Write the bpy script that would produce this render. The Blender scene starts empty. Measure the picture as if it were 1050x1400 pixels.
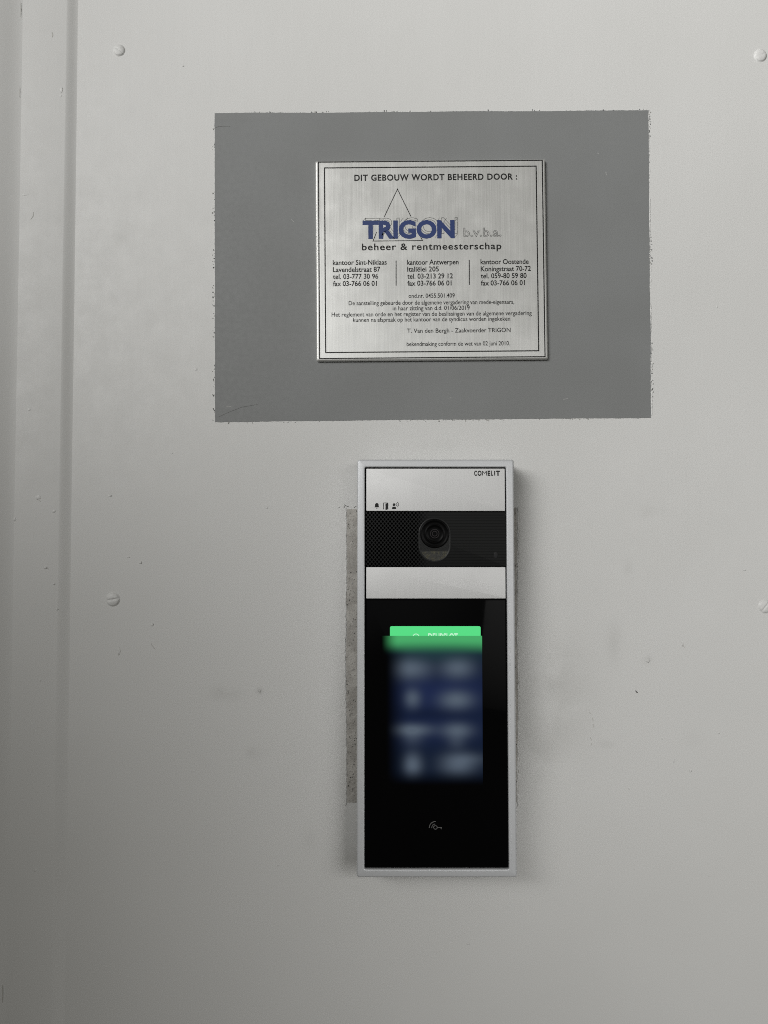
import bpy, bmesh, math, random
from mathutils import Vector, Matrix, noise
random.seed(7)
scene = bpy.context.scene
COL = scene.collection
R = math.radians
MM = 0.001

# ------------------------------------------------------------------ camera
PITCH = R(1.5)
DIST = 0.505                                   # metres from the wall
FPX = 1010.0                                   # focal length in photo pixels (1050 x 1400)
cam_loc = Vector((0, -DIST, -DIST * math.tan(PITCH)))
cd = bpy.data.cameras.new('camera')
cam = bpy.data.objects.new('camera', cd)
COL.objects.link(cam)
cam.location = cam_loc
cam.rotation_euler = (R(90) + PITCH, 0, 0)
cd.sensor_fit = 'VERTICAL'
cd.sensor_height = 36
cd.sensor_width = 27
cd.lens = FPX / 1400 * 36
cd.clip_start = 0.01
cd.clip_end = 50
scene.camera = cam

# ------------------------------------------------------------------ light of the sheltered entrance
world = bpy.data.worlds.new('World')
scene.world = world
world.use_nodes = True
wn = world.node_tree
wn.nodes.clear()
w_out = wn.nodes.new('ShaderNodeOutputWorld')
w_bg = wn.nodes.new('ShaderNodeBackground')
w_ramp = wn.nodes.new('ShaderNodeValToRGB')
w_sep = wn.nodes.new('ShaderNodeSeparateXYZ')
w_tc = wn.nodes.new('ShaderNodeTexCoord')
w_map = wn.nodes.new('ShaderNodeMapRange')
w_map.inputs['From Min'].default_value = -1
w_map.inputs['From Max'].default_value = 1
wn.links.new(w_tc.outputs['Generated'], w_sep.inputs[0])
wn.links.new(w_sep.outputs['Z'], w_map.inputs['Value'])
wn.links.new(w_map.outputs[0], w_ramp.inputs[0])
wn.links.new(w_ramp.outputs[0], w_bg.inputs[0])
wn.links.new(w_bg.outputs[0], w_out.inputs[0])
e = w_ramp.color_ramp.elements
e[0].position = 0.30
e[0].color = (0.17, 0.145, 0.085, 1)
e[1].position = 0.72
e[1].color = (0.42, 0.39, 0.30, 1)
w_bg.inputs['Strength'].default_value = 0.15


def w_math(op, *v):
    x = wn.nodes.new('ShaderNodeMath')
    x.operation = op
    for i, a in enumerate(v):
        if isinstance(a, (int, float)):
            x.inputs[i].default_value = a
        else:
            wn.links.new(a, x.inputs[i])
    return x.outputs[0]


# the open side of the entrance: a bright patch of outdoors low over the horizon, behind and left of the camera
OPEN_X, OPEN_Z, OPEN_W, OPEN_H, OPEN_L = -0.16, 0.15, 0.30, 0.125, 7.6
w_gx = w_math('POWER', w_math('ABSOLUTE', w_math('DIVIDE', w_math('SUBTRACT', w_sep.outputs['X'], OPEN_X), OPEN_W)), 3)
w_gz = w_math('POWER', w_math('ABSOLUTE', w_math('DIVIDE', w_math('SUBTRACT', w_sep.outputs['Z'], OPEN_Z), OPEN_H)), 3)
w_g = w_math('EXPONENT', w_math('MULTIPLY', w_math('ADD', w_gx, w_gz), -1.0))
w_g = w_math('MULTIPLY', w_g, w_math('LESS_THAN', w_sep.outputs['Y'], 0.0))
w_add = wn.nodes.new('ShaderNodeMix')
w_add.data_type = 'RGBA'
w_add.blend_type = 'ADD'
w_add.inputs[0].default_value = 1
w_col = wn.nodes.new('ShaderNodeCombineXYZ')
for i, k in enumerate((0.98, 1.0, 1.0)):
    wn.links.new(w_math('MULTIPLY', w_g, k * OPEN_L), w_col.inputs[i])
wn.links.new(w_ramp.outputs[0], w_add.inputs[6])
wn.links.new(w_col.outputs[0], w_add.inputs[7])
wn.links.new(w_add.outputs[2], w_bg.inputs[0])


def area(name, loc, target, sx, sy, power, col=(1, 1, 1), spread=180):
    d = bpy.data.lights.new(name, 'AREA')
    d.shape = 'RECTANGLE'
    d.size = sx
    d.size_y = sy
    d.energy = power
    d.color = col
    d.spread = R(spread)
    o = bpy.data.objects.new(name, d)
    COL.objects.link(o)
    o.location = loc
    o.rotation_euler = (Vector(target) - Vector(loc)).to_track_quat('-Z', 'Y').to_euler()
    return o


P1, P2 = 3.62, 0.62                              # watts
# added area lamps standing in for daylight, aimed and narrowed to grade the wall
area('added_lamp_above', (-0.44, -1.043, 0.678), (0.335, 0, 0.400), 1.10, 0.90, P1, (1.0, 0.995, 0.978), 51.6)
area('added_lamp_right', (0.52, -0.90, 0.0), (0.185, 0, -0.41), 0.54, 0.44, P2, (1.0, 0.995, 0.978), 58)

scene.view_settings.view_transform = 'Standard'
scene.view_settings.look = 'None'
scene.view_settings.exposure = 0.07
scene.view_settings.gamma = 1
scene.view_settings.use_curve_mapping = False
scene.render.engine = 'CYCLES'
scene.cycles.max_bounces = 6
scene.cycles.filter_width = 1.0
scene.cycles.use_denoising = False
scene.cycles.use_adaptive_sampling = False

# ------------------------------------------------------------------ measuring helpers
C_R = Vector((1, 0, 0))
C_U = Vector((0, -math.sin(PITCH), math.cos(PITCH)))
C_F = Vector((0, math.cos(PITCH), math.sin(PITCH)))


class Plane:
    """a flat face of a real thing; photo measurements are taken on it"""
    def __init__(self, origin, u, v):
        self.o, self.u, self.v = Vector(origin), Vector(u).normalized(), Vector(v).normalized()
        self.n = self.u.cross(self.v)
        if self.n.y > 0:
            self.n = -self.n

    def hit(self, px, py):
        d = C_F + C_R * ((px - 525) / FPX) + C_U * ((700 - py) / FPX)
        t = (self.o - cam_loc).dot(self.n) / d.dot(self.n)
        return cam_loc + d * t

    def uv(self, px, py):
        p = self.hit(px, py) - self.o
        return Vector((p.dot(self.u), p.dot(self.v)))

    def matrix(self):
        m = Matrix.Identity(4)
        for i, a in enumerate((self.u, self.v, self.n)):
            for j in range(3):
                m[j][i] = a[j]
        m.translation = self.o
        return m


WALL = Plane((0, 0, 0), (1, 0, 0), (0, 0, 1))

# ------------------------------------------------------------------ materials


class Nodes:
    def __init__(self, name):
        self.m = bpy.data.materials.new(name)
        self.m.use_nodes = True
        self.t = self.m.node_tree
        self.b = self.t.nodes['Principled BSDF']

    def n(self, kind, **kw):
        x = self.t.nodes.new(kind)
        for k, v in kw.items():
            setattr(x, k, v)
        return x

    def l(self, a, b):
        self.t.links.new(a, b)

    def math(self, op, a, b=None, c=None, clamp=False):
        x = self.n('ShaderNodeMath', operation=op, use_clamp=clamp)
        for i, v in enumerate((a, b, c)):
            if v is None:
                continue
            if isinstance(v, (int, float)):
                x.inputs[i].default_value = v
            else:
                self.l(v, x.inputs[i])
        return x.outputs[0]

    def mix(self, f, a, b):
        x = self.n('ShaderNodeMix', data_type='RGBA')
        if isinstance(f, (int, float)):
            x.inputs[0].default_value = f
        else:
            self.l(f, x.inputs[0])
        for i, v in ((6, a), (7, b)):
            if isinstance(v, tuple):
                x.inputs[i].default_value = v + (1,) if len(v) == 3 else v
            else:
                self.l(v, x.inputs[i])
        return x.outputs[2]

    def obj(self):
        if not hasattr(self, '_o'):
            tc = self.n('ShaderNodeTexCoord')
            self._o = tc.outputs['Object']
            s = self.n('ShaderNodeSeparateXYZ')
            self.l(self._o, s.inputs[0])
            self.x, self.y, self.z = s.outputs
        return self._o

    def noise(self, scale, detail=3, rough=0.5, stretch=None):
        o = self.obj()
        if stretch:
            mp = self.n('ShaderNodeMapping')
            mp.inputs['Scale'].default_value = stretch
            self.l(o, mp.inputs[0])
            o = mp.outputs[0]
        x = self.n('ShaderNodeTexNoise')
        x.inputs['Scale'].default_value = scale
        x.inputs['Detail'].default_value = detail
        x.inputs['Roughness'].default_value = rough
        self.l(o, x.inputs['Vector'])
        return x.outputs[0]

    def ramp(self, v, lo, hi, a=0.0, b=1.0, smooth=True):
        x = self.n('ShaderNodeMapRange')
        x.interpolation_type = 'SMOOTHSTEP' if smooth else 'LINEAR'
        for i, k in ((1, lo), (2, hi), (3, a), (4, b)):
            x.inputs[i].default_value = k
        self.l(v, x.inputs[0])
        return x.outputs[0]

    def gauss(self, a, b, ca, cb, ra, rb, power=2):
        da = self.math('ABSOLUTE', self.math('DIVIDE', self.math('SUBTRACT', a, ca), ra))
        db = self.math('ABSOLUTE', self.math('DIVIDE', self.math('SUBTRACT', b, cb), rb))
        s = self.math('ADD', self.math('POWER', da, power), self.math('POWER', db, power))
        return self.math('EXPONENT', self.math('MULTIPLY', s, -1))

    def bump(self, h, strength, dist):
        x = self.n('ShaderNodeBump')
        x.inputs['Strength'].default_value = strength
        x.inputs['Distance'].default_value = dist
        self.l(h, x.inputs['Height'])
        self.l(x.outputs[0], self.b.inputs['Normal'])

    def set(self, color=None, rough=None, metal=None, spec=None):
        b = self.b
        if color is not None:
            if isinstance(color, tuple):
                b.inputs['Base Color'].default_value = color + (1,)
            else:
                self.l(color, b.inputs['Base Color'])
        if rough is not None:
            if isinstance(rough, (int, float)):
                b.inputs['Roughness'].default_value = rough
            else:
                self.l(rough, b.inputs['Roughness'])
        if metal is not None:
            b.inputs['Metallic'].default_value = metal
        if spec is not None:
            (b.inputs['Specular IOR Level'].__setattr__('default_value', spec) if isinstance(spec, (int, float)) else self.l(spec, b.inputs['Specular IOR Level']))
        return self.m


def plain(name, color, rough=0.5, metal=0.0, spec=0.5):
    return Nodes(name).set(color, rough, metal, spec)


def mat_wall():
    k = Nodes('white_wall_paint')
    k.obj()
    big = k.noise(5, 3)
    col = k.mix(k.ramp(big, 0.3, 0.7), (0.60, 0.60, 0.588), (0.625, 0.625, 0.615))
    grime = k.noise(70, 5, 0.65)
    blot = k.noise(24, 4, 0.6)
    # hand marks and scuffs on the paint: (photo x, y, radius x, y, strength)
    marks = [(757, 950, 40, 75, 0.30), (730, 1035, 25, 40, 0.25), (886, 903, 7, 6, 0.35),
             (310, 948, 17, 9, 0.34), (355, 945, 4, 4, 0.45), (858, 775, 6, 10, 0.18), (830, 1018, 12, 5, 0.14),
             (910, 196, 12, 8, 0.12), (165, 325, 9, 10, 0.13), (345, 1030, 14, 8, 0.2), (425, 1150, 10, 18, 0.12),
             (890, 700, 16, 9, 0.16), (840, 880, 10, 26, 0.16), (620, 610, 60, 8, 0.10), (945, 1010, 16, 14, 0.06)]
    tot = None
    for (px, py, rx, ry, s) in marks:
        p = WALL.uv(px, py)
        g = k.math('MULTIPLY', k.gauss(k.x, k.z, p.x, p.y, rx * .5 * MM, ry * .5 * MM), s)
        tot = g if tot is None else k.math('ADD', tot, g)
    dirt = k.math('MULTIPLY', tot, k.ramp(blot, 0.32, 0.62, 0, 0.8))
    dust = k.math('MULTIPLY', k.ramp(grime, 0.60, 0.82), 0.05)
    col = k.mix(k.math('ADD', dirt, dust, clamp=True), col, (0.20, 0.195, 0.175))
    k.set(col, k.ramp(grime, 0.3, 0.7, 0.42, 0.52), 0, 0.35)
    roll = k.noise(130, 3, 0.6, (1, 1, 0.12))
    h = k.math('ADD', k.math('ADD', k.math('MULTIPLY', k.noise(9, 2), 4.0), k.math('MULTIPLY', roll, 0.30)), k.math('ADD', k.math('MULTIPLY', k.noise(60, 3), 0.5),
               k.math('MULTIPLY', k.noise(420, 3, 0.6), 0.10)))
    k.bump(h, 0.35, 0.0006)
    return k.m


def mat_bare():
    k = Nodes('bare_filler_and_old_glue')
    n1 = k.noise(500, 4, 0.7)
    n2 = k.noise(120, 4, 0.6)
    col = k.mix(k.ramp(n2, 0.35, 0.65), (0.36, 0.345, 0.32), (0.48, 0.465, 0.435))
    col = k.mix(k.ramp(n1, 0.60, 0.68), col, (0.09, 0.085, 0.08))
    k.set(col, 0.85, 0, 0.2)
    k.bump(k.math('ADD', n1, n2), 0.8, 0.0008)
    return k.m


def mat_grey():
    k = Nodes('dull_grey_paint')
    k.obj()
    a = k.noise(16, 3)
    f = k.noise(300, 3, 0.6)
    s = k.noise(40, 4, 0.6, (1, 1, 6))
    col = k.mix(k.ramp(a, 0.3, 0.7), (0.193, 0.198, 0.197), (0.206, 0.212, 0.212))
    col = k.mix(k.math('MULTIPLY', k.ramp(s, 0.55, 0.8), 0.10), col, (0.28, 0.28, 0.275))
    k.set(col, k.ramp(f, 0.3, 0.7, 0.5, 0.62), 0, 0.3)
    k.bump(k.math('ADD', k.math('MULTIPLY', f, 0.15), k.math('MULTIPLY', s, 0.5)), 0.25, 0.0005)
    return k.m


def mat_brushed(name, base, rough, metal, vertical, amount=0.16, fine=900):
    k = Nodes(name)
    k.obj()
    st = (1, 0.012, 1) if vertical else (0.012, 1, 1)
    s1 = k.noise(fine, 3, 0.6, st)
    s2 = k.noise(fine * 3.1, 2, 0.5, st)
    blot = k.noise(60, 3)
    s = k.math('ADD', k.math('MULTIPLY', s1, 0.65), k.math('MULTIPLY', s2, 0.35))
    dark = tuple(c * (1 - amount) for c in base)
    lite = tuple(min(1, c * (1 + amount * .6)) for c in base)
    k.set(k.mix(k.ramp(s, 0.3, 0.7), dark, lite), k.math('ADD', k.ramp(s, 0.3, 0.7, rough - .02, rough + .025),
          k.math('MULTIPLY', k.ramp(blot, 0.4, 0.7), 0.05)), metal, 0.5)
    k.bump(s, 0.03, 0.0002)
    return k.m


def mat_frame():
    k = Nodes('silver_grey_lacquer')
    f = k.noise(2500, 2)
    k.set((0.585, 0.597, 0.615), k.ramp(f, 0.3, 0.7, 0.40, 0.50), 0.25, 0.5)
    k.bump(f, 0.05, 0.0001)
    return k.m


def mat_glass():
    k = Nodes('black_glass')
    f = k.noise(55, 4, 0.6)
    k.set((0.0022, 0.0022, 0.0024), k.ramp(f, 0.35, 0.75, 0.03, 0.07), 0, 0.022)
    return k.m


def mat_grille():
    """black plastic pierced with a diamond grid of round holes, fading out to the right"""
    k = Nodes('black_pierced_plastic')
    k.obj()
    p = 5.0 * 0.5 * MM * 0.955
    sx = k.math('DIVIDE', k.x, p)
    sy = k.math('DIVIDE', k.y, p * 1.15)

    def dots(ox, oy):
        fx = k.math('SUBTRACT', k.math('FRACT', k.math('ADD', sx, ox)), 0.5)
        fy = k.math('SUBTRACT', k.math('FRACT', k.math('ADD', sy, oy)), 0.5)
        return k.math('SQRT', k.math('ADD', k.math('MULTIPLY', fx, fx), k.math('MULTIPLY', fy, fy)))
    d = k.math('MINIMUM', dots(0.0, 0.0), dots(0.5, 0.5))
    hole = k.ramp(d, 0.24, 0.33, 1, 0)
    fade = k.ramp(k.x, -0.014, -0.002, 1.0, 0.0)
    row = k.math('MULTIPLY', k.ramp(k.math('ABSOLUTE', k.math('SUBTRACT', k.math('FRACT', k.math('MULTIPLY', sy, 1.5)), 0.5)),
                 0.28, 0.42), 0.30)
    h = k.math('ADD', k.math('MULTIPLY', hole, fade), k.math('MULTIPLY', row, k.math('SUBTRACT', 1, fade)), clamp=True)
    k.set(k.mix(h, (0.0088, 0.0092, 0.0092), (0.0004, 0.0004, 0.0004)), 0.5, 0, k.math('MULTIPLY', k.math('SUBTRACT', 1, h), 0.12))
    return k.m


M = dict(
    wall=mat_wall(), bare=mat_bare(), grey=mat_grey(),
    steel=mat_brushed('brushed_steel_plaque', (0.70, 0.702, 0.685), 0.30, 0.55, True, 0.055, 1150),
    alu=mat_brushed('brushed_aluminium', (0.66, 0.662, 0.662), 0.55, 0.35, True, 0.04, 1600),
    frame=mat_frame(), glass=mat_glass(), grille=mat_grille(),
    ink=plain('black_engraving_paint', (0.009, 0.009, 0.0085), 0.5, 0, 0.3),
    ink_soft=plain('thin_black_engraving', (0.055, 0.055, 0.052), 0.55),
    outline=plain('thin_grey_engraving', (0.11, 0.11, 0.107), 0.5),
    blue=plain('dark_blue_engraving_paint', (0.013, 0.033, 0.135), 0.45),
    black=plain('matt_black_plastic', (0.0015, 0.0015, 0.0015), 0.6, 0, 0.1),
    lensblack=plain('glossy_lens_black', (0.0018, 0.0018, 0.0019), 0.3, 0, 0.06),
    lensgrey=plain('dark_lens_ring', (0.032, 0.028, 0.03), 0.4, 0, 0.1),
    rim=plain('dark_grey_rim', (0.015, 0.0155, 0.0155), 0.4, 0, 0.2),
    symbol=plain('grey_print', (0.12, 0.12, 0.12), 0.5),
    scuff=plain('scuffed_paint', (0.46, 0.455, 0.43), 0.7, 0, 0.2),
    chip=plain('chipped_dark_undercoat', (0.10, 0.10, 0.095), 0.8, 0, 0.2),
    fleck=plain('pale_fleck', (0.42, 0.42, 0.41), 0.7, 0, 0.2),
    box=plain('grey_plastic_box', (0.30, 0.305, 0.31), 0.5),
)

# ------------------------------------------------------------------ mesh helpers


def link(name, bm, mats, parent=None, matrix=None, smooth=False, angle=None):
    me = bpy.data.meshes.new(name)
    bmesh.ops.recalc_face_normals(bm, faces=bm.faces)
    bm.to_mesh(me)
    bm.free()
    for m in (mats if isinstance(mats, (list, tuple)) else [mats]):
        me.materials.append(m)
    if smooth:
        for p in me.polygons:
            p.use_smooth = True
        if angle:
            me.set_sharp_from_angle(angle=R(angle))
    o = bpy.data.objects.new(name, me)
    COL.objects.link(o)
    if parent:
        o.parent = parent
    if matrix:
        o.matrix_local = matrix
    return o


def tag(o, label=None, cat=None, group=None):
    if label:
        o['label'] = label
    if cat:
        o['category'] = cat
        o['kind'] = 'thing'
    if group:
        o['group'] = group


def rrect(u0, v0, u1, v1, r, n=4):
    """corner-rounded rectangle, counter-clockwise points"""
    pts = []
    for (cx, cy, a0) in ((u1 - r, v1 - r, 0), (u0 + r, v1 - r, 90), (u0 + r, v0 + r, 180), (u1 - r, v0 + r, 270)):
        for i in range(n + 1):
            a = R(a0 + 90 * i / n)
            pts.append((cx + r * math.cos(a), cy + r * math.sin(a)))
    return pts


def loft(bm, loops, cap_first=False, cap_last=True, close=False):
    rows = [[bm.verts.new(p) for p in lp] for lp in loops]
    if close:
        rows.append(rows[0])
    n = len(rows[0])
    for a, b in zip(rows, rows[1:]):
        for i in range(n):
            bm.faces.new((a[i], a[(i + 1) % n], b[(i + 1) % n], b[i]))
    if cap_first:
        bm.faces.new(rows[0])
    if cap_last:
        bm.faces.new(rows[-1])
    return rows


def slab(u0, v0, u1, v1, w0, w1, r, bev, steps=3):
    """plate with rounded corners and a rounded front edge; w1 is the front"""
    bm = bmesh.new()
    lo = [[(x, y, w0) for x, y in rrect(u0, v0, u1, v1, r)]]
    for i in range(steps + 1):
        a = R(90 * i / steps)
        ins = bev * (1 - math.cos(a))
        z = w1 - bev + bev * math.sin(a)
        lo.append([(x, y, z) for x, y in rrect(u0 + ins, v0 + ins, u1 - ins, v1 - ins, max(r - ins, 1e-5))])
    loft(bm, lo, True, True)
    return bm


def ribbon(bm, pts, width, w, closed=False, mi=0):
    """flat stroke of constant width along points (u, v)"""
    pts = [Vector(p) for p in pts]
    n = len(pts)
    L, Rr = [], []
    for i, p in enumerate(pts):
        a = pts[i - 1] if (i > 0 or closed) else None
        b = pts[(i + 1) % n] if (i < n - 1 or closed) else None
        d1 = (p - a).normalized() if a is not None else None
        d2 = (b - p).normalized() if b is not None else None
        if d1 is None:
            d1 = d2
        if d2 is None:
            d2 = d1
        nrm = Vector((-(d1 + d2).y, (d1 + d2).x))
        nrm = nrm.normalized() if nrm.length > 1e-9 else Vector((-d1.y, d1.x))
        c = max(0.35, nrm.dot(Vector((-d1.y, d1.x))))
        off = nrm * (width / 2 / c)
        L.append(bm.verts.new(((p + off).x, (p + off).y, w)))
        Rr.append(bm.verts.new(((p - off).x, (p - off).y, w)))
    for i in range(n if closed else n - 1):
        j = (i + 1) % n
        f = bm.faces.new((L[i], Rr[i], Rr[j], L[j]))
        f.material_index = mi


def poly(bm, pts, w, mi=0):
    f = bm.faces.new([bm.verts.new((x, y, w)) for x, y in pts])
    f.material_index = mi
    return f


def arc(cx, cy, r, a0, a1, n=16):
    return [(cx + r * math.cos(R(a0 + (a1 - a0) * i / n)), cy + r * math.sin(R(a0 + (a1 - a0) * i / n))) for i in range(n + 1)]


def disc(bm, cx, cy, r, w, n=24):
    poly(bm, arc(cx, cy, r, 0, 360 - 360 / n, n - 1), w)


def lathe(bm, cx, cy, prof, n=48, cap=True):
    lo = [[(cx + r * math.cos(2 * math.pi * i / n), cy + r * math.sin(2 * math.pi * i / n), w) for i in range(n)] for r, w in prof]
    loft(bm, lo, False, cap)


def lump(bm, x, y, z, rx, rz, ry, mi=0, seed=0):
    """small irregular blob of paint on the wall (x, z in the wall, y outwards is negative)"""
    s = bmesh.ops.create_icosphere(bm, subdivisions=2, radius=1)
    for v in s['verts']:
        k = 1 + 0.35 * noise.noise(v.co * 1.7 + Vector((seed * 3.1, seed, 0)))
        v.co = Vector((x + v.co.x * rx * k, y + v.co.y * ry * k, z + v.co.z * rz * k))
        for f in v.link_faces:
            f.material_index = mi
            f.smooth = True


# ------------------------------------------------------------------ lettering


def text_mesh(body, spacing=1.0, bold=0.0, outline=0.0):
    cu = bpy.data.curves.new('lettering', 'FONT')
    cu.body = body
    cu.size = 1.0
    cu.space_character = spacing
    cu.resolution_u = 4
    if outline:
        cu.fill_mode = 'NONE'
        cu.bevel_depth = outline
        cu.bevel_resolution = 0
    else:
        cu.offset = bold
    o = bpy.data.objects.new('lettering', cu)
    COL.objects.link(o)
    dg = bpy.context.evaluated_depsgraph_get()
    me = bpy.data.meshes.new_from_object(o.evaluated_get(dg))
    bpy.data.objects.remove(o)
    bpy.data.curves.remove(cu)
    return me


_ref = text_mesh('H')
CAP = max(v.co.y for v in _ref.vertices)


def write(bm, plane, body, x0, x1, base, cap, w, spacing=1.0, bold=0.0, outline=0.0, ybase2=None):
    """lettering fitted between photo columns x0..x1 on a baseline row, cap = capital height in photo pixels"""
    me = text_mesh(body, spacing, bold, outline)
    xs = [v.co.x for v in me.vertices]
    lo, hi = min(xs), max(xs)
    mid = (x0 + x1) / 2
    a, b, c = plane.uv(x0, base), plane.uv(x1, base), plane.uv(mid, base)
    t = plane.uv(mid, base - cap)
    ky = (t.y - c.y) / CAP
    kx = (b.x - a.x) / (hi - lo)
    for v in me.vertices:
        v.co = Vector((a.x + (v.co.x - lo) * kx, c.y + v.co.y * ky, w + (v.co.z * ky * 0.1 if outline else 0)))
    bm.from_mesh(me)
    bpy.data.meshes.remove(me)


# ================================================================== the wall
ZT, ZB = 0.75, -0.75


def wall_xy(px, py):
    p = WALL.uv(px, py)
    return p.x, p.y


BOARD_Y = -0.0024
FRONT = Plane((0, BOARD_Y, 0), (1, 0, 0), (0, 0, 1))


def line_x(plane, a, b):
    """x at ZT and at ZB of the straight line through two photo points on a plane"""
    p, q = plane.uv(*a), plane.uv(*b)
    s = (p.x - q.x) / (p.y - q.y)
    return p.x + (ZT - p.y) * s, p.x + (ZB - p.y) * s


# wall panel: one painted sheet, with the bumps and scars of its own paint
bm = bmesh.new()
xl = WALL.uv(60, 700).x
for (a, b, c, d) in (((xl, 0, ZB), (0.75, 0, ZB), (0.75, 0, ZT), (xl, 0, ZT)),):
    front = [bm.verts.new(p) for p in (a, b, c, d)]
    back = [bm.verts.new((p[0], 0.03, p[2])) for p in (a, b, c, d)]
    bm.faces.new(front)
    bm.faces.new(back[::-1])
    for i in range(4):
        j = (i + 1) % 4
        bm.faces.new((front[i], back[i], back[j], front[j]))
for i, (px, py, rx, ry, h) in enumerate([
        (192, 769, 2.6, 1.6, 1.6), (175, 762, 2.4, 0.8, 0.8), (208, 854, 2.0, 2.4, 1.5), (150, 678, 2.5, 1.8, 1.2), (163, 890, 1.6, 5.0, 0.7),
        (355, 945, 2.0, 2.0, 1.2), (933, 880, 0.9, 4, 0.8), (944, 1054, 1.5, 2, 0.9), (886, 903, 3, 3, 0.6),
        (921, 1040, 0.9, 3.5, 0.6), (983, 1002, 1.0, 2, 0.6), (470, 690, 1.0, 1.0, 1.0), (464, 693, 1.2, 0.8, 1.0),
        (365, 694, 1.5, 1.5, .5), (1018, 779, 2.5, 1.0, .5), (860, 1078, 1, 2, .5), (268, 505, 2, 2, .4), (235, 620, 1.6, 1.2, .5),
        (980, 420, 1.5, 1.5, .4), (905, 1010, 1, 1.6, .6), (380, 1183, 0.9, 1.3, .5), (640, 1290, 2.2, 1.4, .4), (250, 90, 2, 1.5, .4)]):
    x, z = wall_xy(px, py)
    lump(bm, x, 0, z, rx * .5 * MM, ry * .5 * MM, h * .3 * MM, 0, i)


def scratch(bm, pts, width, mi, y=-0.00008, plane=WALL):
    """dark scratch in the paint as a thin tapered sliver"""
    ps = [plane.uv(*p) for p in pts]
    n = len(ps)
    up, dn = [], []
    for i, p in enumerate(ps):
        d = (ps[min(i + 1, n - 1)] - ps[max(i - 1, 0)]).normalized()
        k = width * .38 * MM * (0.25 + 0.75 * math.sin(math.pi * (i + .3) / (n - .4)))
        up.append(bm.verts.new((p.x - d.y * k / 2, y, p.y + d.x * k / 2)))
        dn.append(bm.verts.new((p.x + d.y * k / 2, y, p.y - d.x * k / 2)))
    for i in range(n - 1):
        f = bm.faces.new((up[i], dn[i], dn[i + 1], up[i + 1]))
        f.material_index = mi


for pts, wd, mi in [
        ([(206, 879), (209, 884), (212, 888)], 1.2, 1), ([(163, 886), (164, 891), (161, 897)], 1.2, 1),
        ([(932, 878), (934, 882), (936, 886)], 1.3, 1), ([(869, 944), (870, 946), (872, 947)], 2.4, 2),
        ([(806, 974), (808, 976)], 1.6, 1), ([(810, 981), (811, 986)], 1.5, 1), ([(811, 990), (812, 995)], 1.5, 1), ([(807, 1008), (809, 1012)], 1.5, 1),
        ([(809, 1016), (808, 1019)], 1.4, 1),
        ([(470, 695), (472, 691), (477, 693)], 1.6, 2), ([(463, 694), (465, 693)], 1.8, 2), ([(484, 694), (487, 692)], 1.5, 2),
        ]:
    scratch(bm, pts, wd, mi)
# paint ridge left standing along the edge of the earlier door station
for side in (0, 1):
    x_at = (lambda t: 472.5 + 1.0 * math.sin(t * 9) * .6) if side == 0 else (lambda t: 708.5 + 0.7 * math.sin(t * 12))
    for i in range(70):
        t = i / 69
        x, z = wall_xy(x_at(t) + random.uniform(-.5, .5), 697 + (1096 - 697) * t)
        lump(bm, x, 0, z, random.uniform(.5, .9) * MM, random.uniform(2.2, 3.4) * MM, random.uniform(.3, .7) * MM, 0, i + side * 100)
wall = link('wall', bm, [M['wall'], M['scuff'], M['chip']])
tag(wall, 'large white painted wall panel behind the steel plaque and the intercom, held by domed screws', 'wall')

# grey rectangle of bare older paint, edges ragged
corners = [(293.5, 155), (886, 151), (890, 571), (294, 577)]
bm = bmesh.new()
out = []
for k in range(4):
    a, b = Vector(wall_xy(*corners[k])), Vector(wall_xy(*corners[(k + 1) % 4]))
    n = int((b - a).length / (0.7 * MM))
    d = (b - a).normalized()
    nr = Vector((-d.y, d.x))
    for i in range(n):
        t = i / n
        wob = noise.noise(Vector((t * 6, k * 7.7, 0))) * 0.5 + noise.noise(Vector((t * 90, k * 3.3, 5))) * 0.28
        if noise.noise(Vector((t * 9, k * 5.1, 9))) > 0.05:
            wob += max(0, noise.noise(Vector((t * 220, k, 2)))) * 0.9
        p = a + (b - a) * t + nr * wob * MM * 0.75
        out.append((p.x, p.y))
fr = [bm.verts.new((x, -0.00025, z)) for x, z in out]
bk = [bm.verts.new((x, 0.001, z)) for x, z in out]
bm.faces.new(fr)
for i in range(len(fr)):
    j = (i + 1) % len(fr)
    bm.faces.new((fr[i], bk[i], bk[j], fr[j]))
# crumbs of paint that tore along the edges (dark on the left and bottom, pale ridge on the right)
for k, cnt in ((0, 70), (1, 230), (2, 75), (3, 85)):
    a, b = Vector(wall_xy(*corners[k])), Vector(wall_xy(*corners[(k + 1) % 4]))
    d = (b - a).normalized()
    nr = Vector((-d.y, d.x))              # points out of the rectangle on a clockwise outline
    for i in range(cnt):
        t = random.random()
        if noise.noise(Vector((t * 8, k * 2.2, 1))) < -0.12:
            continue
        p = a + (b - a) * t + nr * random.uniform(0.0, 1.8 if k in (1, 3) else 0.9) * MM
        s = random.uniform(.12, .42) * MM
        lump(bm, p.x, -0.0001, p.y, s * random.uniform(.8, 1.4), s * random.uniform(.8, 1.9), random.uniform(.15, .5) * MM,
             random.choice((0, 1, 3, 0)) if k != 2 else random.choice((1, 3)), i + k * 50)
for i in range(90):
    t = i / 89
    p = Vector(wall_xy(887.2 + 4 * t, 160 + 405 * t))
    if noise.noise(Vector((t * 14, 3, 3))) > -0.15:
        lump(bm, p.x + random.uniform(-.1, .1) * MM, 0, p.y, .32 * MM, 1.7 * MM, random.uniform(.2, .55) * MM, 3, i)
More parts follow.
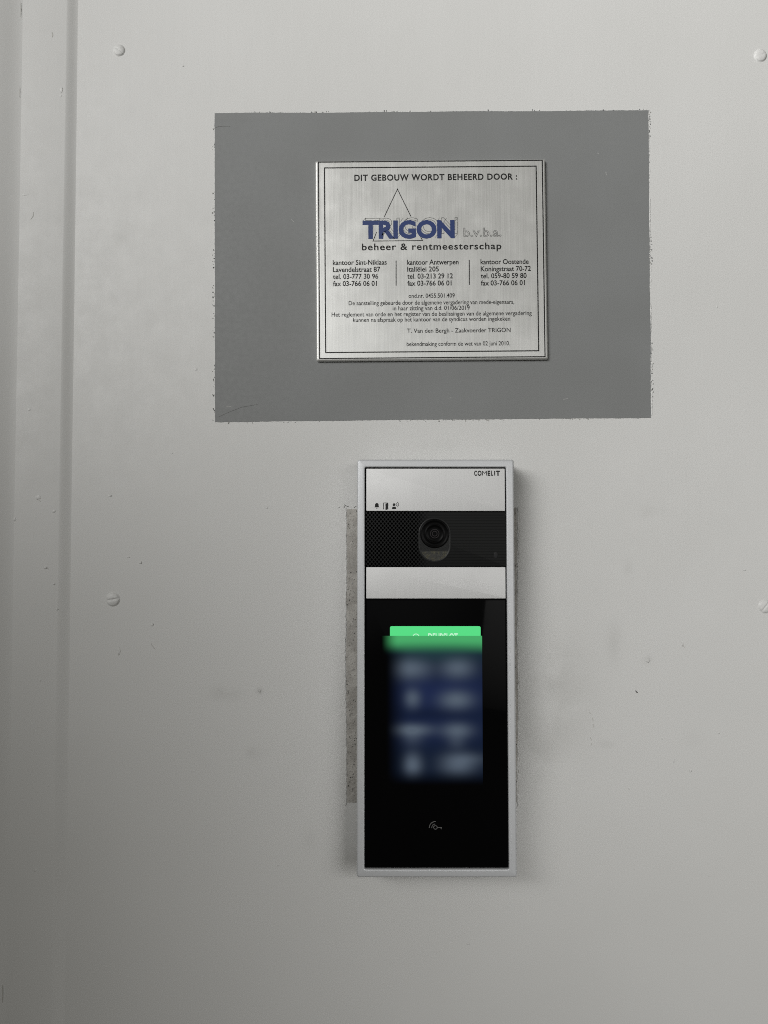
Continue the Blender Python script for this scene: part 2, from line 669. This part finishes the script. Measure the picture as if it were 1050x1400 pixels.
for pts, wd, mi in [([(299, 570), (312, 564), (330, 557), (352, 553)], 0.55, 2), ([(309, 556), (314, 555.5), (318, 557)], 0.6, 1),
                    ([(291, 176), (300, 173), (314, 173)], 0.5, 2),
                    
                    ([(817, 209), (818, 211)], 1.4, 4), ([(828, 235), (829, 240)], 1.2, 4), ([(770, 546), (776, 545)], 1.0, 4),
                    ([(398, 300), (402, 304)], .8, 4), ([(612, 545), (618, 543)], .7, 4)]:
    scratch(bm, pts, wd, mi, -0.00032)
grey = link('grey_patch', bm, [M['grey'], M['scuff'], M['chip'], M['wall'], M['fleck']], wall)
tag(grey, 'dark grey rectangle of old paint with ragged edges')

# bare strip round the edge of the intercom
bm = bmesh.new()
c2 = [(474, 696), (706.2, 694), (709.2, 1097), (473, 1097)]
out = []
for k in range(4):
    a, b = Vector(wall_xy(*c2[k])), Vector(wall_xy(*c2[(k + 1) % 4]))
    n = int((b - a).length / (0.8 * MM))
    d = (b - a).normalized()
    nr = Vector((-d.y, d.x))
    for i in range(n):
        t = i / n
        wob = noise.noise(Vector((t * 11, k * 7.7, 20))) * 0.6 + noise.noise(Vector((t * 110, k * 3.3, 25))) * 0.35
        p = a + (b - a) * t + nr * wob * MM * .8
        out.append((p.x, p.y))
poly2 = [bm.verts.new((x, -0.0002, z)) for x, z in out]
bm.faces.new(poly2)
for i in range(170):
    x, z = wall_xy(random.uniform(474, 487) if i % 5 else random.uniform(704, 708), random.uniform(698, 1095))
    s = random.uniform(.12, .42) * MM
    lump(bm, x, -0.0001, z, s, s * random.uniform(.8, 2), random.uniform(.15, .5) * MM, random.choice((0, 0, 1, 2)), i)
bare = link('bare_patch', bm, [M['bare'], M['chip'], M['fleck']], wall)
tag(bare, 'rough unpainted rectangle showing beside the intercom')


# screws: domed, slotted, painted over with the wall
def screw_bm(dia, height, slot_angle, slot_depth, seed):
    bm = bmesh.new()
    n, rings = 40, 14
    rows = []
    for i in range(rings + 1):
        rr = i / rings
        row = []
        for j in range(n):
            a = 2 * math.pi * j / n
            x, z = math.cos(a) * rr, math.sin(a) * rr
            h = math.sqrt(max(0, 1 - rr ** 2.6))
            across = -x * math.sin(slot_angle) + z * math.cos(slot_angle)
            h -= slot_depth * math.exp(-(across / 0.13) ** 2) * (1 if rr < 0.9 else 0.3)
            h += 0.08 * noise.noise(Vector((x * 2, z * 2, seed)))
            row.append(bm.verts.new((x * dia / 2, -max(h, -0.05) * height, z * dia / 2)))
            if i == 0:
                break
        rows.append(row)
    for j in range(n):
        bm.faces.new((rows[0][0], rows[1][j], rows[1][(j + 1) % n]))
    for a, b in zip(rows[1:], rows[2:]):
        for j in range(n):
            bm.faces.new((a[j], b[j], b[(j + 1) % n], a[(j + 1) % n]))
    # fillet of paint round the foot
    last = rows[-1]
    foot = [bm.verts.new((v.co.x * 1.22, 0.0002, v.co.z * 1.22)) for v in last]
    for j in range(n):
        bm.faces.new((last[j], foot[j], foot[(j + 1) % n], last[(j + 1) % n]))
    return bm


for i, (px, py, dia, hh, ang, dep, off) in enumerate([
        (163, 69, 15.5, 1.15, R(-32), 0.25, 0), (1039.5, 76, 17, 1.2, R(20), 0.08, 0),
        (154.5, 819.5, 18, 1.4, R(10), 0.45, 0), (1046, 829, 17.5, 1.1, R(52), 0.35, 0)]):
    x, z = wall_xy(px, py)
    o = link('screw', screw_bm(dia * .5 * MM, hh * MM, ang, dep, i * 4.4), M['wall'], wall, Matrix.Translation((x, -0.0001, z)), True)

# trim board left of the panel: stands 3 mm proud, its right edge chamfered
fo_t, fo_b = line_x(FRONT, (93.5, 0), (72.0, 1400))
ft_t, ft_b = line_x(WALL, (106.5, 0), (88.5, 1400))
po_t, po_b = line_x(FRONT, (29, 0), (5.5, 1400))


def board(name, prof_t, prof_b, mats):
    bm = bmesh.new()
    N = 40
    loops = []
    for i in range(N + 1):
        t = i / N
        z = ZT + (ZB - ZT) * t
        loops.append([(a[0] + (b[0] - a[0]) * t + 0.00025 * noise.noise(Vector((z * 7, j * .1, 1))), a[1] + (b[1] - a[1]) * t, z)
                      for j, (a, b) in enumerate(zip(prof_t, prof_b))])
    loft(bm, loops, True, True)
    return bm


def edge_prof(x_front, x_foot, yf, r, xback, y_foot=0.0001, yb=0.03):
    """cross-section: back left, along the front, round the arris, down the sloping edge, then to the back"""
    p = [(xback, yb), (xback, yf)]
    w = x_foot - x_front
    x0, x1 = x_front - 0.22 * w, x_foot + 0.10 * w
    for i in range(15):
        t = i / 14
        k = t * t * (3 - 2 * t)
        k = 0.5 * k + 0.5 * t if 0 < t < 1 else k
        p.append((x0 + (x1 - x0) * t, yf + (y_foot - yf) * k))
    p += [(x1, yb)]
    return p


bmx = board('trim_board', edge_prof(fo_t, ft_t, BOARD_Y, 0.0016, po_t - 0.012), edge_prof(fo_b, ft_b, BOARD_Y, 0.0016, po_b - 0.012), None)
for i, (px, py, rx, ry, h) in enumerate([(62, 776, 2.5, 2, 1.4), (74, 798, 1.8, 1.8, 1.2), (78, 833, 1.5, 1.5, 1.2), (52, 680, 4, 3, .6), (74, 699, 2.5, 2, 1.0),
                                         (84, 123, 1.8, 4, .8), (83, 131, 1.2, 2, .6), (34, 266, 5, 1.5, .5), (20, 710, 2, 3, .8),
                                         (66, 1074, 1.5, 1.2, .9), (40, 560, 2, 2, .5), (55, 930, 1.5, 2, .5), (48, 1190, 2, 2, .5)]):
    p = FRONT.uv(px, py)
    lump(bmx, p.x, BOARD_Y, p.y, rx * .5 * MM, ry * .5 * MM, h * .32 * MM, 0, i + 31)
for pts, wd, mi in [([(71, 44), (72, 48), (71.5, 51)], 2.2, 1), ([(46, 290), (45, 296), (42, 300)], 1.3, 1), ([(62, 775), (65, 777), (66, 778)], 1.8, 1),
                    ([(86, 120), (84, 126)], 1.0, 1), ([(53, 684), (56, 686)], 1.2, 1)]:
    scratch(bmx, pts, wd, mi, BOARD_Y - 0.0001, FRONT)
trim = link('trim_board', bmx, [M['wall'], M['scuff'], M['chip']], None, None, True, 75)
tag(trim, 'narrow white painted trim board standing proud of the wall panel, left of the screws', 'trim board')

POST_Y = -0.0072
bmx = board('door_post', edge_prof(po_t - .015, po_t, POST_Y, 0.006, po_t - 0.12, BOARD_Y + 0.00005), edge_prof(po_b - .015, po_b, POST_Y, 0.006, po_b - 0.12, BOARD_Y + 0.00005), None)
for pts, wd, mi in [([(28.6, 4), (28.8, 14), (28.4, 24)], 0.9, 1), ([(4.0, 1346), (4.2, 1356), (4.0, 1370)], 2.0, 1), ([(27.2, 120), (27, 134)], 0.8, 1)]:
    scratch(bmx, pts, wd, mi, BOARD_Y - 0.0006, FRONT)
post = link('door_post', bmx, [M['wall'], M['scuff'], M['chip']], None, None, True, 75)
tag(post, 'pale painted post with a rounded edge at the far left, beyond the trim board', 'post')

# ================================================================== steel plaque
roll = math.atan2(2.7, 316)                      # hung a touch crooked
PT = 0.0032
c_pl = Plane((0, -PT, 0), (1, 0, 0), (0, 0, 1)).hit(589.7, 354.8)
PL = Plane(c_pl, (math.cos(roll), 0, math.sin(roll)), (-math.sin(roll), 0, math.cos(roll)))
plaque = bpy.data.objects.new('wall_plaque', None)
COL.objects.link(plaque)
plaque.matrix_world = PL.matrix()
plaque.empty_display_size = 0.02
tag(plaque, 'square brushed steel plaque with black engraved text and blue lettering, on the grey painted rectangle', 'plaque')
hw = (PL.uv(747.8, 354).x - PL.uv(431.8, 354).x) / 2
hh = (PL.uv(590, 217.6).y - PL.uv(590, 491.8).y) / 2
bm = bmesh.new()
loops = []
for ins, w in ((0.0003, -PT + 0.0001), (0.0, -PT + 0.0004), (0.0, -0.0011), (0.00025, -0.0006), (0.0007, -0.00018), (0.0011, 0.0)):
    loops.append([(x, y, w) for x, y in rrect(-hw + ins, -hh + ins, hw - ins, hh - ins, 0.0010)])
loft(bm, loops, True, True)
plate = link('plate', bm, M['steel'], plaque)
W = 0.00004


def rect_line(a, b, c, d, wid):
    bm = bmesh.new()
    us = [PL.uv(*p) for p in (a, b, c, d)]
    u0, u1 = (us[0].x + us[3].x) / 2, (us[1].x + us[2].x) / 2
    v1, v0 = (us[0].y + us[1].y) / 2, (us[2].y + us[3].y) / 2
    ribbon(bm, [(u0, v0), (u1, v0), (u1, v1), (u0, v1)], wid * 1.25, W, True)
    return bm


link('border_line', rect_line((436, 221.6), (742.2, 219.2), (744.3, 487.7), (436.3, 490.2), 0.00062), M['ink'], plaque)
link('border_line', rect_line((444.4, 229.6), (733.8, 227.2), (735.7, 479.6), (444.5, 482), 0.00062), M['ink'], plaque)

bm = bmesh.new()
write(bm, PL, 'DIT GEBOUW WORDT BEHEERD DOOR :', 484.4, 707.2, 246.2, 7.9, W, 1.12, 0.030)
link('heading_text', bm, M['ink'], plaque)

bm = bmesh.new()
for seg in ([(525.2, 296.8), (543.4, 258.6), (561.8, 296.0)], [(514.9, 317.2), (510, 329.6), (577.7, 328.9), (574.8, 323.4)]):
    ribbon(bm, [PL.uv(*p) for p in seg], 0.00052, W)
link('logo_triangle', bm, M['ink'], plaque)

bm = bmesh.new()
write(bm, PL, 'TRIGON', 499.6, 625.6, 319.6, 21.6, W, 1.0, 0, 0.009)
for x, y in ((495.8, 302.8), (517.4, 302.8), (522, 302.8), (547.5, 302.8), (553.5, 302.8), (597, 302.8), (607, 302.8), (621.7, 302.8), (621.7, 324.7), (595, 324.7), (544, 324.7)):
    ribbon(bm, [PL.uv(x, y), PL.uv(x + 4, y - 5.1)], 0.00026, W)
link('logo_outline', bm, M['outline'], plaque)
bm = bmesh.new()
write(bm, PL, 'TRIGON', 495.8, 621.7, 324.8, 22.0, W * 2.4, 1.0, 0.045)
link('logo_lettering', bm, M['blue'], plaque)
bm = bmesh.new()
write(bm, PL, 'b.v.b.a.', 633.7, 685.5, 323.2, 11.6, W, 1.0, 0, 0.016)
link('company_suffix', bm, M['outline'], plaque)
bm = bmesh.new()
write(bm, PL, 'beheer & rentmeesterschap', 494.8, 685.5, 341.3, 8.8, W, 1.12, 0.018)
link('tagline_text', bm, M['ink'], plaque)

cols = [
    [('kantoor Sint-Niklaas', 455, 528.8, 362), ('Lavendelstraat 87', 455.2, 520, 371.7), ('tel. 03-777 30 96', 455.2, 517.2, 381.2), ('fax 03-766 06 01', 455.3, 515.3, 390.9)],
    [('kantoor Antwerpen', 556.6, 627, 361.6), ('Itali\u00eblei 205', 556.8, 600, 371.2), ('tel. 03-213 29 12', 556.8, 619.2, 380.7), ('fax 03-766 06 01', 557, 617.4, 390.4)],
    [('kantoor Oostende', 657, 722.8, 361), ('Koningstraat 70-72', 657.3, 725.8, 370.6), ('tel. 059-80 59 80', 657.3, 720, 380.2), ('fax 03-766 06 01', 657.5, 717.7, 390)]]
for c in cols:
    bm = bmesh.new()
    for (s, x0, x1, b) in c:
        write(bm, PL, s, x0, x1, b, 6.6, W, 1.0, 0.018)
    link('address_text', bm, M['ink'], plaque)
for (x, y0, y1) in ((541.5, 356.2, 390.4), (641.6, 355.4, 389.4)):
    bm = bmesh.new()
    ribbon(bm, [PL.uv(x, y0), PL.uv(x + .1, y1)], 0.0006, W)
    link('divider_line', bm, M['ink'], plaque)
bm = bmesh.new()
for (s, x0, x1, b) in [('ond.nr. 0455.501.409', 558.6, 621.7, 407),
                       ('De aanstelling gebeurde door de algemene vergadering van mede-eigenaars,', 476.7, 703, 416.3),
                       ('in haar zitting van d.d. 01/06/2019', 536.9, 642.2, 423.9),
                       ('Het reglement van orde en het register van de beslissingen van de algemene vergadering', 453.4, 727, 431.8),
                       ('kunnen na afspraak op het kantoor van de syndicus worden ingekeken', 482.8, 697.5, 439.3),
                       ('T. Van den Bergh - Zaakvoerder TRIGON', 556.6, 698.1, 454.5),
                       ('bekendmaking conform de wet van 02 juni 2010.', 556, 697.2, 472.6)]:
    write(bm, PL, s, x0, x1, b, 5.7, W, 1.0, 0.010)
link('notice_text', bm, M['ink'], plaque)

# ================================================================== video intercom
TILT = R(0.95)                                     # its foot stands a little off the uneven wall
DEPTH = 0.027
c_dev = Plane((0, -DEPTH, 0), (1, 0, 0), (0, 0, 1)).hit(596.8, 914)
DV = Plane(c_dev, (1, 0, 0), (0, math.sin(TILT), math.cos(TILT)))
dev = bpy.data.objects.new('video_intercom', None)
COL.objects.link(dev)
dev.matrix_world = DV.matrix()
dev.empty_display_size = 0.02
tag(dev, 'tall silver framed video intercom with camera and black glass touch screen, below the plaque', 'intercom')


def dv_rect(x0t, x0b, x1t, x1b, y0, y1):
    a, b, c, d = DV.uv(x0t, y0), DV.uv(x0b, y1), DV.uv(x1t, y0), DV.uv(x1b, y1)
    return (a.x + b.x) / 2, (b.y + d.y) / 2, (c.x + d.x) / 2, (a.y + c.y) / 2     # u0, v0, u1, v1


ou0, ov0, ou1, ov1 = dv_rect(487.8, 487.9, 703.2, 707.0, 628.0, 1200.4)
iu0, iv0, iu1, iv1 = dv_rect(498.6, 498.4, 691.8, 696.2, 638.6, 1188.8)
bm = bmesh.new()


def ring(ins, w, r):
    return [(x, y, w) for x, y in rrect(ou0 + ins, ov0 + ins, ou1 - ins, ov1 - ins, r, 6)]


def iring(gr, w, r):
    return [(x, y, w) for x, y in rrect(iu0 - gr, iv0 - gr, iu1 + gr, iv1 + gr, r, 6)]


mm = MM
loops = [ring(0.4 * mm, -20 * mm, 1.4 * mm), ring(0, -19.6 * mm, 1.6 * mm), ring(0, -1.8 * mm, 1.6 * mm)]
for i in range(1, 7):
    a = R(90 * i / 6)
    loops.append(ring(1.5 * mm * (1 - math.cos(a)), -1.8 * mm + 1.5 * mm * math.sin(a), 1.6 * mm - 0.6 * mm * (1 - math.cos(a))))
loops += [ring(3.2 * mm, -0.12 * mm, 1.2 * mm), iring(0.75 * mm, 0.0, 1.6 * mm), iring(0.35 * mm, -0.06 * mm, 1.3 * mm),
          iring(0.08 * mm, -0.3 * mm, 1.1 * mm), iring(0, -0.6 * mm, 1.0 * mm), iring(0, -3.2 * mm, 1.0 * mm), iring(2.0 * mm, -3.4 * mm, 2.0 * mm)]
loft(bm, loops, False, False)
link('frame', bm, M['frame'], dev, None, True, 40)
link('back_box', slab(ou0 + 1.5 * mm, ov0 + 1.5 * mm, ou1 - 1.5 * mm, ov1 - 1.5 * mm, -32 * mm, -19 * mm, 2 * mm, 0.3 * mm), M['box'], dev)
link('base_plate', slab(iu0 - 0.5 * mm, iv0 - 0.5 * mm, iu1 + 0.5 * mm, iv1 + 0.5 * mm, -6 * mm, -2.6 * mm, 1 * mm, 0.1 * mm), M['black'], dev)

pu0, pu1 = iu0 + 0.95 * mm, iu1 - 0.85 * mm
row = lambda y: DV.uv(597, y).y
top = link('top_panel', slab(pu0, row(698.6), pu1, row(640.6), -2.6 * mm, -0.45 * mm, 0.5 * mm, 0.22 * mm), M['alu'], dev, None, True, 35)
camp = link('camera_panel', slab(pu0 - .4 * mm, row(774.6), pu1 + .4 * mm, row(699.4), -2.6 * mm, -0.75 * mm, 0.3 * mm, 0.15 * mm), M['grille'], dev, None, True, 35)
low = link('lower_panel', slab(pu0, row(818.4), pu1, row(775.4), -2.6 * mm, -0.45 * mm, 0.5 * mm, 0.22 * mm), M['alu'], dev, None, True, 35)
glass = link('glass_panel', slab(pu0 - .35 * mm, row(1186.6), pu1 + .35 * mm, row(819.4), -2.6 * mm, -0.50 * mm, 0.6 * mm, 0.7 * mm), M['glass'], dev, None, True, 35)

# --- print on the top panel
WP = -0.45 * mm + 0.03 * mm
bm = bmesh.new()
for ch, x0, x1, bold in (('C', 648.3, 652.4, .045), ('O', 653.1, 658.5, .045), ('M', 659.2, 665.8, 0.0), ('E', 666.8, 670.5, .05), ('L', 671.6, 674.4, .05), ('I', 675.7, 677.2, .0), ('T', 678.2, 683.8, .05)):
    write(bm, DV, ch, x0, x1, 650.1, 6.3, WP, 1.0, bold)
link('brand_lettering', bm, M['ink'], top)


def sym(y0, x0):
    """small drawing space in photo pixels round a centre: returns a function giving (u, v)"""
    c = DV.uv(x0, y0)
    s = (DV.uv(x0 + 10, y0).x - c.x) / 10
    return (lambda x, y: (c.x + x * s, c.y + y * s)), s


f, s = sym(691.5, 515.2)
bm = bmesh.new()
bell = [(-3.3, -2.0), (-2.5, -0.6), (-2.4, 1.4)] + [(2.4 * math.cos(R(a)), 1.6 + 2.3 * math.sin(R(a))) for a in range(160, 10, -20)] + [(2.4, 1.4), (2.5, -0.6), (3.3, -2.0)]
poly(bm, [f(*p) for p in bell], WP)
poly(bm, [f(*p) for p in arc(0, -2.7, 1.2, 180, 360, 8)], WP)
link('bell_icon', bm, M['ink'], top)
f, s = sym(692, 527.6)
bm = bmesh.new()
ribbon(bm, [f(-3.2, -4.4), f(-3.2, 4.4), f(2.6, 4.4)], 0.9 * s, WP)
poly(bm, [f(-0.6, -5.2), f(3.2, -4.2), f(3.2, 4.4), f(-0.6, 3.2)], WP + 0.01 * mm)
link('door_icon', bm, M['ink'], top)
f, s = sym(691.5, 540)
bm = bmesh.new()
disc(bm, *f(-1.2, 1.6), 1.9 * s, WP)
poly(bm, [f(*p) for p in [(-4, -4.4), (-3.9, -2.4), (-2.8, -1.2), (0.4, -1.2), (1.5, -2.4), (1.6, -4.4)]], WP)
for r in (3.0, 5.0):
    ribbon(bm, [f(*p) for p in arc(-0.4, 1.8, r, -38, 42, 10)], 0.8 * s, WP)
link('person_icon', bm, M['ink'], top)

# --- camera
WC = -0.75 * mm
c = DV.uv(594.4, 729.6)
s = DV.uv(604.4, 729.6).x - c.x
s /= 10
c_low = DV.uv(594.4, 746.6).y


def capsule(r, w):
    return [(x, y, w) for x, y in [(c.x + r * math.cos(R(a)), c.y + r * math.sin(R(a))) for a in range(0, 181, 10)] +
            [(c.x + r * math.cos(R(a)), c_low + r * math.sin(R(a))) for a in range(180, 361, 10)]]


bm = bmesh.new()
loft(bm, [capsule(22.3 * s, WC - .02 * mm), capsule(21.8 * s, WC + 0.16 * mm), capsule(21.0 * s, WC + 0.22 * mm), capsule(20.3 * s, WC + 0.10 * mm), capsule(20.0 * s, WC + 0.03 * mm)], False, False)
link('lens_rim', bm, M['rim'], camp, None, True, 40)


def mat_led():
    k = Nodes('led_window')
    k.obj()
    n = k.noise(1600, 3, 0.7)
    row_ = k.math('ABSOLUTE', k.math('SUBTRACT', k.math('FRACT', k.math('DIVIDE', k.y, 4.2 * s)), 0.5))
    col_ = k.math('ABSOLUTE', k.math('SUBTRACT', k.math('FRACT', k.math('DIVIDE', k.x, 5.6 * s)), 0.5))
    grid = k.math('MAXIMUM', k.ramp(row_, 0.36, 0.46), k.ramp(col_, 0.40, 0.48))
    warm = k.ramp(k.noise(420, 2), 0.4, 0.6)
    base = k.mix(warm, (0.050, 0.050, 0.046), (0.080, 0.076, 0.050))
    base = k.mix(k.ramp(n, 0.5, 0.62), base, (0.028, 0.029, 0.027))
    base = k.mix(k.math('MULTIPLY', grid, 0.7), base, (0.022, 0.023, 0.021))
    board = k.ramp(k.y, c.y - 25.5 * s, c.y - 22.5 * s, 1, 0)          # the lamp board fills only the foot of the window
    k.set(k.mix(board, (0.012, 0.0125, 0.0125), base), 0.35, 0, 0.2)
    k.bump(n, 0.3, 0.0002)
    return k.m


bm = bmesh.new()
bm.faces.new([bm.verts.new(p) for p in capsule(20.1 * s, WC + 0.02 * mm)])
link('led_window', bm, mat_led(), camp)
bm = bmesh.new()
w0 = WC + 0.04 * mm
lathe(bm, c.x, c.y, [(20.0 * s, w0), (19.7 * s, w0 + .35 * mm), (18.8 * s, w0 + .5 * mm), (17.8 * s, w0 + .45 * mm), (16.5 * s, w0 + .2 * mm),
                     (13.4 * s, w0 + .15 * mm), (12.6 * s, w0 + .32 * mm), (11.6 * s, w0 + .32 * mm), (10.8 * s, w0 + .1 * mm),
                     (7, w0) if False else (8.0 * s, w0 + .06 * mm), (6.6 * s, w0 + .1 * mm)])
link('lens', bm, M['lensblack'], camp, None, True, 40)
for r, wd in ((5.9, 0.8), (3.3, 0.9)):
    bm = bmesh.new()
    ribbon(bm, arc(c.x, c.y, r * s, 0, 352, 44), wd * s, w0 + .16 * mm, True)
    link('lens_ring', bm, M['lensgrey'], camp)
bm = bmesh.new()
q = DV.uv(678, 759)
loft(bm, [[(q.x + 2.6 * s * k_ * math.cos(R(a)), q.y + 4.6 * s * k_ * math.sin(R(a)), WC + w_) for a in range(0, 360, 15)] for k_, w_ in ((1, -.01 * mm), (.9, .06 * mm), (.6, .12 * mm))])
link('indicator_light', bm, plain('dark_indicator', (0.022, 0.022, 0.023), 0.5, 0, 0.1), camp, None, True)

# --- glass: button, screen and key sign
WG = -0.50 * mm
GREEN = (0.095, 0.72, 0.235)


def glow(name, col, strength):
    m = plain(name, (0.002, 0.002, 0.002), 0.3, 0, 0.2)
    b = m.node_tree.nodes['Principled BSDF']
    b.inputs['Emission Color'].default_value = col + (1,)
    b.inputs['Emission Strength'].default_value = strength
    return m


a, b_ = DV.uv(533.2, 886), DV.uv(657.2, 856.2)
bm = bmesh.new()
poly(bm, [(x, y) for x, y in rrect(a.x, a.y, b_.x, b_.y, 1.1 * mm)], WG + 0.03 * mm)
link('green_button', bm, glow('lit_green_key', GREEN, 0.95), glass)
bm = bmesh.new()
write(bm, DV, 'DEURSLOT', 585.5, 626, 875.5, 9.3, WG + 0.05 * mm, 1.0, 0.02)
p = DV.uv(568.8, 871.2)
ribbon(bm, arc(p.x, p.y, 4.3 * s, 0, 345, 23), 1.0 * s, WG + 0.05 * mm, True)
link('button_lettering', bm, glow('lit_white_print', (0.62, 0.95, 0.70), 0.9), glass)


def mat_screen():
    k = Nodes('lit_blurry_screen')
    k.obj()
    X = lambda px: DV.uv(px, 970).x
    Y = lambda py: DV.uv(596, py).y
    px = lambda n: n * s
    blobs = None
    for (bx, by, rx, ry, st) in [(561, 914, 26, 14, 1.0), (626, 913, 21, 14, 0.95), (564, 955, 11, 12, 0.8), (624, 957, 21, 12, 1.0),
                                 (562, 998, 27, 8, 0.95), (564, 1008, 14, 11, 0.35), (625, 999, 19, 10, 0.9), (624, 1014, 12, 10, 0.3),
                                 (564, 1046, 12, 15, 0.95), (626, 1046, 22, 15, 0.85), (640, 1038, 26, 8, 0.35)]:
        g = k.math('MULTIPLY', k.gauss(k.x, k.y, X(bx), Y(by), px(rx), px(ry), 2.0), st)
        blobs = g if blobs is None else k.math('ADD', blobs, g)
    blobs = k.math('MINIMUM', blobs, 1.0)
    # blue ground, lighter across the second row and between rows
    band = k.math('ADD', k.gauss(k.x, k.y, X(600), Y(946), px(85), px(32)), k.math('MULTIPLY', k.gauss(k.x, k.y, X(590), Y(1000), px(90), px(22)), .55))
    col = k.mix(k.math('MINIMUM', band, 1), (0.0045, 0.0095, 0.024), (0.0100, 0.0175, 0.060))
    gap = k.math('ADD', k.gauss(k.x, k.y, X(596), Y(908), px(11), px(24)), k.gauss(k.x, k.y, X(590), Y(976), px(60), px(9)))
    col = k.mix(k.math('MULTIPLY', gap, 0.55, clamp=True), col, (0.004, 0.008, 0.024))
    col = k.mix(blobs, col, (0.080, 0.105, 0.142))
    # green smear of the button above
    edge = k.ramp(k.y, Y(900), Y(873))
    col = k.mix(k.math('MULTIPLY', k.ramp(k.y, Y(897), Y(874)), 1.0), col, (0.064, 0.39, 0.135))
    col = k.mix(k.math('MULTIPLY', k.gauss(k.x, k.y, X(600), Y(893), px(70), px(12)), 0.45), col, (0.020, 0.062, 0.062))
    left_hi = k.ramp(k.x, X(521), X(546))
    left_lo = k.ramp(k.x, X(526), X(562))
    top_w = k.ramp(k.y, Y(900), Y(880))
    left = k.math('ADD', k.math('MULTIPLY', left_hi, top_w), k.math('MULTIPLY', left_lo, k.math('SUBTRACT', 1, top_w)))
    fade = k.math('MULTIPLY', left, k.ramp(k.y, Y(1076), Y(1048)))
    k.set((0.0022, 0.0022, 0.0024), 0.05, 0, 0.022)
    k.l(col, k.b.inputs['Emission Color'])
    k.l(fade, k.b.inputs['Emission Strength'])
    return k.m


a, b_ = DV.uv(520, 1080), DV.uv(659.2, 869.4)
bm = bmesh.new()
poly(bm, [(a.x, a.y), (b_.x, a.y), (b_.x, b_.y), (a.x, b_.y)], WG + 0.08 * mm)
link('screen', bm, mat_screen(), glass)

f, s2 = sym(1131, 596)
bm = bmesh.new()
ribbon(bm, [f(*p) for p in arc(-0.6, -0.6, 2.4, 0, 345, 23)], 0.85 * s2, WG + 0.03 * mm, True)
ribbon(bm, [f(1.9, -0.8), f(8.4, -0.8)], 0.85 * s2, WG + 0.03 * mm)
ribbon(bm, [f(7.2, -0.9), f(7.2, -3.0)], 0.85 * s2, WG + 0.04 * mm)
ribbon(bm, [f(*p) for p in arc(-0.4, -1.2, 5.2, 95, 185, 14)], 0.85 * s2, WG + 0.03 * mm)
ribbon(bm, [f(*p) for p in arc(-0.4, -1.2, 8.6, 88, 180, 18)], 0.95 * s2, WG + 0.03 * mm)
link('key_symbol', bm, M['symbol'], glass)
